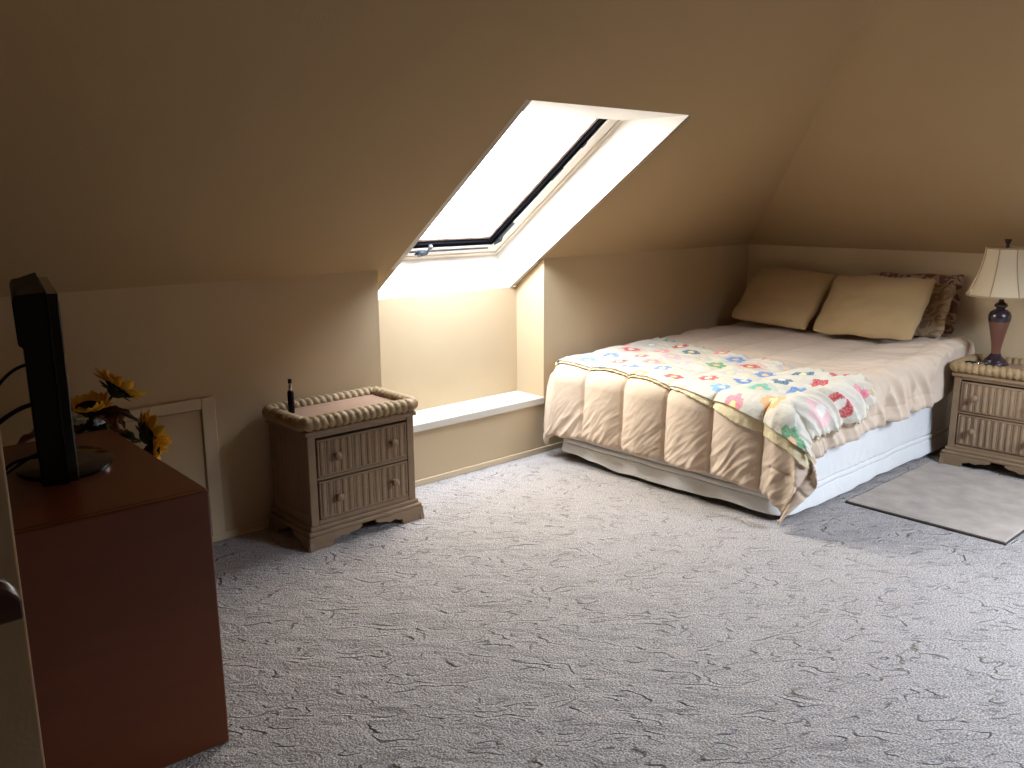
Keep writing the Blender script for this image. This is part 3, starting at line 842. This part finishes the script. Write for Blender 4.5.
def shade_mb(dr=0, panel=.004):
    nz, k = 28, 96
    G = np.zeros((nz, k, 3)); th = np.arange(k)/k*2*PI
    for i in range(nz):
        f = i/(nz-1); r = shade_r(f)+dr - panel*np.abs(np.sin(th*4))
        G[i,:,0] = r*np.cos(th); G[i,:,1] = r*np.sin(th); G[i,:,2] = SZ0+(SZ1-SZ0)*f
    return MB().grid(G, closeu=True)
sh = obj('lamp_shade', shade_mb(), SHADE, lp, ang=60)
so = sh.modifiers.new('thick', 'SOLIDIFY'); so.thickness = .003; so.offset = -1
for zz, r_ in ((SZ0, SR0), (SZ1, SR1)):
    m = MB().tube([((r_-.001-.004*abs(math.sin(4*a)))*math.cos(a), (r_-.001-.004*abs(math.sin(4*a)))*math.sin(a), zz) for a in [2*PI*i/96 for i in range(97)]], .0045, 8, cap=False)
    obj('trim_band', m, SHADETRIM, sh)
for k_ in range(8):
    a = 2*PI*k_/8
    m = MB().tube([((shade_r(f)+.001)*math.cos(a), (shade_r(f)+.001)*math.sin(a), SZ0+(SZ1-SZ0)*f) for f in [i/16 for i in range(17)]], .0032, 8)
    obj('seam_piping', m, SHADETRIM, sh)
m = MB()
for s_ in (-1, 1):
    m.tube([(0, s_*.012, .415), (0, s_*.045, .45), (0, s_*.055, .51), (0, s_*.035, .58), (0, 0, .645)], .0025, 8)
for k_ in range(4):
    a = PI/4+PI/2*k_
    m.tube([(0,0,.642), (SR1*.985*math.cos(a), SR1*.985*math.sin(a), .638)], .002, 6)
obj('harp', m, BRASS, lp)
obj('bulb', MB().lathe([(.012,.428),(.013,.448),(.026,.485),(.031,.510),(.026,.535),(.012,.548),(.001,.550)], seg=24), WHITE, lp)
obj('finial', MB().lathe([(.004,.638),(.010,.642),(.010,.650),(.006,.656),(.012,.664),(.014,.674),(.018,.684),(.017,.688),(.001,.689)], seg=24), LAMPDARK, lp)

# keys by the lamp
ky = thing('key_bunch', 'small bunch of keys with a black fob beside the lamp base', 'keys', (5.060, -1.782, .553))
m = MB().tube([(-.028,.055,.010),(-.005,.035,.010),(.012,.012,.010)], [.010,.013,.009], 12)
obj('fob', m, BLACK, ky)
m = MB().tube([(.018+.012*math.cos(a), .002+.012*math.sin(a), .012+.003*math.sin(a)) for a in [2*PI*i/20 for i in range(21)]], .0016, 6, cap=False)
obj('ring', m, CHROME, ky)
for i, a in enumerate((-2.3, -1.5, -.8)):
    ca_, sa_ = math.cos(a), math.sin(a)
    m = MB(); m.lathe([(.004,0),(.012,0),(.012,.003),(.004,.003)], (0.012,0,0), 16)
    m.box(.022, .058, -.004, .004, 0, .0025); m.box(.040,.044,.004,.007,0,.0025); m.box(.050,.054,.004,.0065,0,.0025)
    m.move(mat=Matrix.Translation((.016, -.006, .004+.0035*i)) @ Matrix.Rotation(a, 4, 'Z'))
    obj('key', m, (CHROME, BLACK, CHROME)[i], ky)

# ------------------------------------------------------------------ rug
rg = thing('rug', 'small plain grey-beige rug on the carpet in front of the bedside nightstand', 'rug', (4.39, -2.015, 0))
nx_, ny_ = 160, 100
gx = np.linspace(-.475, .475, nx_)[None, :]*np.ones((ny_, 1)); gy = np.linspace(-.36, .36, ny_)[:, None]*np.ones((1, nx_))
gz = .017 + .0025*pn(gx*6, gy*6, 5) + .0015*pn(gx*40, gy*40, 6)
edge = np.minimum(.475-np.abs(gx), .36-np.abs(gy)); gz = np.where(edge < .006, .010, gz)
m = MB().grid(np.stack([gx, gy, gz], -1)); obj('pile', m, RUG, rg, ang=180)
m = MB(); m.box(-.479,.479,-.364,.364,.0,.011)
obj('binding', m, RUGEDGE, rg, bevel=.003)

# ------------------------------------------------------------------ dresser
dr = thing('dresser', 'tall red-brown wooden dresser with plain end panel, in the left foreground', 'dresser', (.852, -1.429, 0), math.radians(-1.2))
# local: x from -.55 (wall side) to 0 (drawer fronts), y from 0 (near end) to .84
DD, DLn, DH = .55, .835, .735
m = MB(); m.box(-DD, 0, 0, .022, .0, DH); obj('end_panel', m, CHERRY, dr, bevel=.006, seg=3)
m = MB(); m.box(-DD, 0, DLn-.022, DLn, .0, DH); obj('end_panel', m, CHERRY, dr, bevel=.006, seg=3)
m = MB(); m.box(-DD, 0, .0215, DLn-.0215, DH-.022, DH); obj('top', m, CHERRY, dr, bevel=.0015)
m = MB(); m.box(-DD, -DD+.008, .02, DLn-.02, .05, DH-.022); m.box(-DD+.01, -.03, .02, DLn-.02, .05, .068); m.box(-.06, -.04, .02, DLn-.02, 0, .07)
obj('back_board', m, CHERRY, dr)
for i in range(3):
    za = .075 + i*.212
    m = MB(); m.box(-.022, -.002, .024, DLn-.024, za, za+.206)
    m.box(-DD+.05, -.0215, .03, DLn-.03, za+.02, za+.16)
    q = obj('drawer', m, CHERRY, dr, bevel=.004, seg=3)
    for yy in (.2, DLn-.2):
        obj('knob', MB().lathe([(.007,0),(.006,.012),(.014,.018),(.016,.025),(.010,.030),(.001,.031)], (0, yy, za+.104), 18, 'x'), BRASS, q)
m = MB(); m.box(-.022, -.004, .0225, DLn-.0225, 0, .072)
obj('kick_board', m, CHERRY, dr, bevel=.004)

# ------------------------------------------------------------------ television on the dresser, seen from its end
ta = math.radians(-12)    # length runs along +y turned towards +x
tv = thing('television', 'black flat television turned edge-on, standing on the red-brown dresser', 'television', (.625, -.93, .735), ta)
# local: y along the width, +x screen side
TW = .56
m = MB(); m.box(.008, .036, -TW/2, TW/2, .030, .516)
obj('bezel', m, GLOSSBLACK, tv, bevel=.004, seg=3)
m = MB(); m.box(.0361, .038, -TW/2+.03, TW/2-.03, .075, .490)
obj('screen', m, SCREEN, tv)
m = MB()
m.prism([(.012,-TW/2+.004,.022),(-.050,-TW/2+.006,.024),(-.053,-TW/2+.006,.385),(-.064,-TW/2+.006,.390),(-.066,-TW/2+.006,.500),(-.060,-TW/2+.006,.515),(.012,-TW/2+.004,.520)], (0, TW-.012, 0))
obj('back_housing', m, BLACK, tv, bevel=.006)
m = MB()
m.add([(-.058,-.20,.514),(.006,-.24,.518),(.006,.26,.518),(-.058,.24,.514),(-.018,.10,.526),(.006,.04,.528),(.006,.24,.534),(-.008,.22,.532)],
      [(0,3,2,1),(4,5,6,7),(0,1,5,4),(1,2,6,5),(2,3,7,6),(3,0,4,7)])
obj('rear_hump', m, BLACK, tv, bevel=.004)
m = MB()
nb = 48
for (z_, rr_) in ((0,1.),(.010,1.),(.016,.93)):
    pass
G = []
for z_, rr_ in ((0.0,.99),(.004,1.),(.011,1.),(.015,.96),(.017,.5),(.018,.02)):
    G.append([(.015+(.125)*rr_*math.cos(a), .165*rr_*math.sin(a), z_) for a in [2*PI*i/nb for i in range(nb)]])
m.grid(np.array(G), closeu=True); m.f.append(tuple(range(nb))[::-1])
obj('base', m, GLOSSBLACK, tv, ang=50)
m = MB(); m.box(-.02, .035, -.09, .09, .014, .06)
obj('neck', m, BLACK, tv, bevel=.008)
def bez(p0, p1, p2, p3, n=24):
    p0, p1, p2, p3 = map(Vector, (p0,p1,p2,p3)); r_ = []
    for i in range(n+1):
        t_ = i/n; r_.append(p0*(1-t_)**3 + p1*3*t_*(1-t_)**2 + p2*3*t_*t_*(1-t_) + p3*t_**3)
    return r_
for i, cpts in enumerate((((-.034,-.22,.335), (-.10,-.24,.345), (-.16,-.22,.26), (-.24,-.16,.005)),
              ((-.034,-.18,.225), (-.12,-.20,.225), (-.20,-.18,.12), (-.26,-.10,.006)),
              ((-.034,-.20,.10), (-.10,-.22,.09), (-.15,-.24,.03), (-.22,-.20,.006)),
              ((-.034,-.14,.07), (-.20,-.20,.10), (-.10,-.30,.004), (-.16,-.26,.005)))):
    obj('cable', MB().tube(bez(*cpts), .0042 if i != 1 else .006, 8), BLACK, tv)

# ------------------------------------------------------------------ sunflowers in a glass vase behind the dresser
VX, VY = .885, -.345
vs = tag(obj('vase', MB().lathe([(.004,.001),(.062,.001),(.066,.01),(.058,.10),(.048,.30),(.046,.50),(.052,.66),(.060,.73),(.057,.73),(.049,.66),(.043,.50),(.045,.30),(.054,.10),(.055,.014),(.004,.013)], seg=36, cap=True), VASEGLASS, loc=(VX,VY,0)),
         'clear glass floor vase of sunflowers between dresser and knee wall', 'vase')

def petal_ring(m, n, r0, r1, w, tilt, curl, jit, rnd):
    for i in range(n):
        a = 2*PI*(i + rnd.uniform(-.25,.25))/n
        L_ = (r1-r0)*rnd.uniform(1-jit, 1+jit); tl = tilt + rnd.uniform(-.2,.2); cu = curl + rnd.uniform(-.3,.3)
        nu, nv = 7, 5; G = np.zeros((nu, nv, 3))
        for u in range(nu):
            f = u/(nu-1); ww = w*(math.sin(PI*min(1,(f*.86+.12)))**.7)*(1-f**5)
            d_ = r0 + L_*f*math.cos(tl+cu*f); z_ = L_*f*math.sin(tl+cu*f)
            for v in range(nv):
                g = v/(nv-1)*2-1
                s_ = g*ww/2; zz = z_ + .12*ww*(g*g)
                G[u,v] = (d_*math.cos(a)-s_*math.sin(a), d_*math.sin(a)+s_*math.cos(a), zz)
        m.grid(G)
def leaf_mb(L_, w, bend, seed):
    nu, nv = 14, 7; G = np.zeros((nu, nv, 3)); r_ = random.Random(seed)
    for u in range(nu):
        f = u/(nu-1); ww = w*(math.sin(PI*f**.7)**.8)*(1+.18*math.sin(f*22+seed))
        for v in range(nv):
            g = v/(nv-1)*2-1
            G[u,v] = (L_*f, g*ww/2, bend*L_*f*f + .15*ww*abs(g) + .006*math.sin(f*9+g*3+seed))
    return MB().grid(G)
def frame_of(d, tw=0):
    d = Vector(d).normalized(); q = Vector((0,0,1)).rotation_difference(d)
    return (q.to_matrix() @ Matrix.Rotation(tw, 3, 'Z')).to_4x4()
def sunflower(label, c, d, R, seed, leaves):
    rnd = random.Random(seed)
    t = thing('sunflower', label, 'flower', (VX, VY, .02), 0, 'sunflowers in the glass vase')
    base = Vector(t.location); c = Vector(c)-base; d = Vector(d).normalized()
    M_ = Matrix.Translation(c) @ frame_of(d, rnd.random()*6)
    m = MB(); petal_ring(m, 15, R*.40, R, R*.36, .15, .35, .15, rnd); petal_ring(m, 13, R*.40, R*.86, R*.32, .38, .35, .2, rnd)
    o = obj('petals', m.move(mat=M_), PETAL, t, ang=60)
    so = o.modifiers.new('thick', 'SOLIDIFY'); so.thickness = .0012
    m = MB().lathe([(.001,-.012),(R*.30,-.010),(R*.46,.0),(R*.44,.010),(R*.30,.018),(R*.12,.014),(.001,.012)], seg=28, cap=False)
    obj('seed_disc', m.move(mat=M_), SEED, t)
    m = MB(); petal_ring(m, 11, R*.18, R*.68, R*.24, -.05, .5, .2, rnd); m.v = [(x,y,z-.014) for x,y,z in m.v]
    m.lathe([(.004,-.035),(R*.20,-.028),(R*.34,-.012),(R*.30,-.004)], seg=20)
    o = obj('sepals', m.move(mat=M_), LEAFG, t, ang=60)
    so = o.modifiers.new('thick', 'SOLIDIFY'); so.thickness = .0012
    tip = c - d*.03
    k1 = tip - d*.10; k1.z = min(k1.z, tip.z-.03)
    rim = Vector((rnd.uniform(-.025,.025), rnd.uniform(-.025,.025), .68))
    bot = Vector((rnd.uniform(-.03,.03), rnd.uniform(-.03,.03), .012))
    pts = bez(bot, bot*.5+rim*.5, rim*.8+bot*.2, rim, 10)[:-1] + bez(rim, rim+Vector((0,0,.05)), k1, tip, 14)
    obj('stem', MB().tube(pts, .0048, 8), STEM, t)
    for (f, dd, L_, w, mt) in leaves:
        p = pts[int(f*(len(pts)-1))]
        e = Vector(dd).normalized(); yv = Vector((0,0,1)).cross(e).normalized(); zv = e.cross(yv)
        Ml = Matrix((e, yv, zv)).transposed().to_4x4(); Ml.translation = p
        o = obj('leaf', leaf_mb(L_, w, -.25, seed+int(f*50)).move(mat=Ml), mt, t, ang=60)
        so = o.modifiers.new('thick', 'SOLIDIFY'); so.thickness = .001
    return t
sunflower('sunflower standing highest in the vase, its head tilted up away from the room', (.995,-.31,.805), (.60,.05,.62), .108, 1,
          [(.80,(.7,-.6,.1),.11,.055,LEAFR), (.72,(.3,-.9,-.1),.12,.07,LEAFR), (.86,(.9,.1,-.3),.09,.045,LEAFG), (.90,(.5,-.8,-.5),.11,.06,LEAFR), (.84,(.9,-.4,-.2),.13,.07,LEAFG)])
sunflower('sunflower drooping low at the right of the vase beside the dresser top', (1.085,-.32,.615), (.85,.1,.32), .105, 2,
          [(.75,(.6,-.7,.0),.10,.06,LEAFG), (.68,(.8,-.5,-.3),.10,.05,LEAFR)])
sunflower('sunflower half hidden behind the television stand', (.885,-.33,.755), (-.05,-.12,.9), .095, 3,
          [(.78,(-.6,-.7,.1),.10,.06,LEAFG), (.70,(.4,-.9,.1),.10,.06,LEAFG)])
sunflower('sunflower peeping out low over the dresser edge', (1.085,-.36,.570), (.8,-.4,.0), .07, 4,
          [(.7,(-.9,-.3,.1),.12,.06,LEAFR)])
sunflower('sunflower leaning left behind the television, only its rust leaves showing', (.775,-.30,.74), (-.5,.2,.6), .05, 5,
          [(.97,(-.95,-.12,.0),.165,.085,LEAFR), (.86,(-.6,-.8,.2),.15,.07,LEAFR), (.80,(.3,-.9,.1),.13,.08,LEAFG)])

# ------------------------------------------------------------------ handrail end on the foreground wall
hr_ = thing('handrail', 'dark wooden handrail end fixed to the wall corner in the left foreground', 'handrail', (.097, -2.30, .985))
m = MB()
prof = [(-.095,-.052,-.033),(-.095,-.010,-.033),(-.095,-.010,.020),(-.095,-.022,.036),(-.095,-.040,.036),(-.095,-.052,.020)]
sec = [(0,1.),(.85,1.),(.93,.93),(.985,.74),(1.0,.50)]
G = []
x0h, x1h = -1.2, .122
for f, s_ in [(0,1.)] + [((x1h-.05+.05*g-x0h)/(x1h-x0h), math.sqrt(max(0,1-(g*.9)**2))) for g in (0,.3,.55,.75,.9,1.)]:
    x = x0h+(x1h-x0h)*f
    G.append([(x, p[1]-.03, -.033 + (p[2]+.033)*s_) for p in prof])
G = np.array(G); m.grid(G, closeu=True); n_ = len(prof); m.f.append(tuple(range(n_))[::-1]); m.f.append(tuple((len(G)-1)*n_+k_ for k_ in range(n_)))
obj('rail', m, DARKWOOD, hr_, bevel=.003)
for x in (-.05, -.9):
    m = MB(); m.tube([(x,-.001,-.06),(x,-.045,-.06),(x,-.06,-.036)], .006, 10); m.lathe([(.02,-.001),(.02,.003),(.008,.006)], (x,0,-.06), 16, '-y')
    obj('bracket', m, BRASS, hr_)

# ------------------------------------------------------------------ light: overcast sky through the two windows
w = bpy.data.worlds.new('overcast sky'); bpy.context.scene.world = w; w.use_nodes = True
nt = w.node_tree; nt.nodes.clear()
out = N(nt, 'ShaderNodeOutputWorld'); bg = N(nt, 'ShaderNodeBackground'); L(nt, bg.outputs[0], out.inputs[0])
tc = N(nt, 'ShaderNodeTexCoord'); sp = N(nt, 'ShaderNodeSeparateXYZ'); L(nt, tc.outputs['Generated'], sp.inputs[0])
# bright haze on the skylight side, cooler sky on the other over a made-up dark band blocking low light
def ramp(src, stops):
    r = N(nt, 'ShaderNodeValToRGB'); L(nt, src, r.inputs[0]); e = r.color_ramp.elements
    while len(e) < len(stops): e.new(.5)
    for q, (p_, c_) in zip(e, stops): q.position = p_; q.color = (*c_, 1)
    return r.outputs[0]
hz = N(nt, 'ShaderNodeMapRange'); hz.inputs['From Min'].default_value = -1; hz.inputs['From Max'].default_value = 1; L(nt, sp.outputs[2], hz.inputs['Value'])
SUNNY, COOL = (1.0,.98,.945), (.70,.81,1.0)
KS, KC = 1.0, 1.75
sa = ramp(hz.outputs[0], [(0,(.25,.24,.22)), (.40,(.3,.29,.27)), (.46,tuple(.9*c for c in SUNNY)), (.72,SUNNY), (1,tuple(.8*c for c in SUNNY))])
sb = ramp(hz.outputs[0], [(0,(.005,.005,.004)), (.64,(.005,.006,.004)), (.71,tuple(KC*c for c in COOL)), (1,tuple(KC*c for c in COOL))])
my = N(nt, 'ShaderNodeMapRange', interpolation_type='SMOOTHSTEP'); my.inputs['From Min'].default_value = -.15; my.inputs['From Max'].default_value = .15; L(nt, sp.outputs[1], my.inputs['Value'])
mxw = N(nt, 'ShaderNodeMix', data_type='RGBA'); L(nt, my.outputs[0], mxw.inputs[0]); L(nt, sb, mxw.inputs[6]); L(nt, sa, mxw.inputs[7])
L(nt, mxw.outputs[2], bg.inputs['Color']); bg.inputs['Strength'].default_value = 36.

def portal(name, M_, sx, sy):
    l = bpy.data.lights.new(name, 'AREA'); l.shape = 'RECTANGLE'; l.size = sx; l.size_y = sy; l.cycles.is_portal = True
    o = bpy.data.objects.new(name, l); C.objects.link(o); o.matrix_world = M_; return o
# area lights shine along local -z
cw = Mw @ Vector((WID/2, LEN/2, .11))
Mr = Matrix(((1, e2.x, e3.x), (0, e2.y, e3.y), (0, e2.z, e3.z))).to_4x4()
portal('skylight_portal', Matrix.Translation(cw) @ Mr, WID-.2, LEN-.2)
portal('roof_window_portal', Matrix.Translation(Mw2 @ Vector((WD2/2, LN2/2, .11))) @ Mw2.to_3x3().to_4x4(), WD2-.1, LN2-.1)

# ------------------------------------------------------------------ camera
f_, yaw, pit, rol = 867.07503, .7325046, .2113783, -.0065542
cy, sy = math.cos(yaw), math.sin(yaw)
fw = Vector((sy*math.cos(pit), cy*math.cos(pit), -math.sin(pit))); rt = Vector((cy, -sy, 0)); up = rt.cross(fw)
c_, s_ = math.cos(rol), math.sin(rol)
rt2 = rt*c_ + up*s_; up2 = up*c_ - rt*s_
cam = bpy.data.cameras.new('camera'); co = bpy.data.objects.new('camera', cam); C.objects.link(co)
Mc = Matrix((rt2, up2, -fw)).transposed().to_4x4(); Mc.translation = Vector((0, -3.56108, 1.47506)); co.matrix_world = Mc
cam.sensor_fit = 'HORIZONTAL'; cam.sensor_width = 36; cam.lens = f_/1024*36; cam.clip_start = .02
sc = bpy.context.scene; sc.camera = co
sc.view_settings.view_transform = 'Standard'; sc.view_settings.look = 'None'; sc.view_settings.gamma = 1; sc.view_settings.use_curve_mapping = False
sc.view_settings.exposure = 0.0
sc.cycles.max_bounces = 12; sc.cycles.diffuse_bounces = 8; sc.cycles.transparent_max_bounces = 16
sc.cycles.use_denoising = True; sc.cycles.sample_clamp_indirect = 8
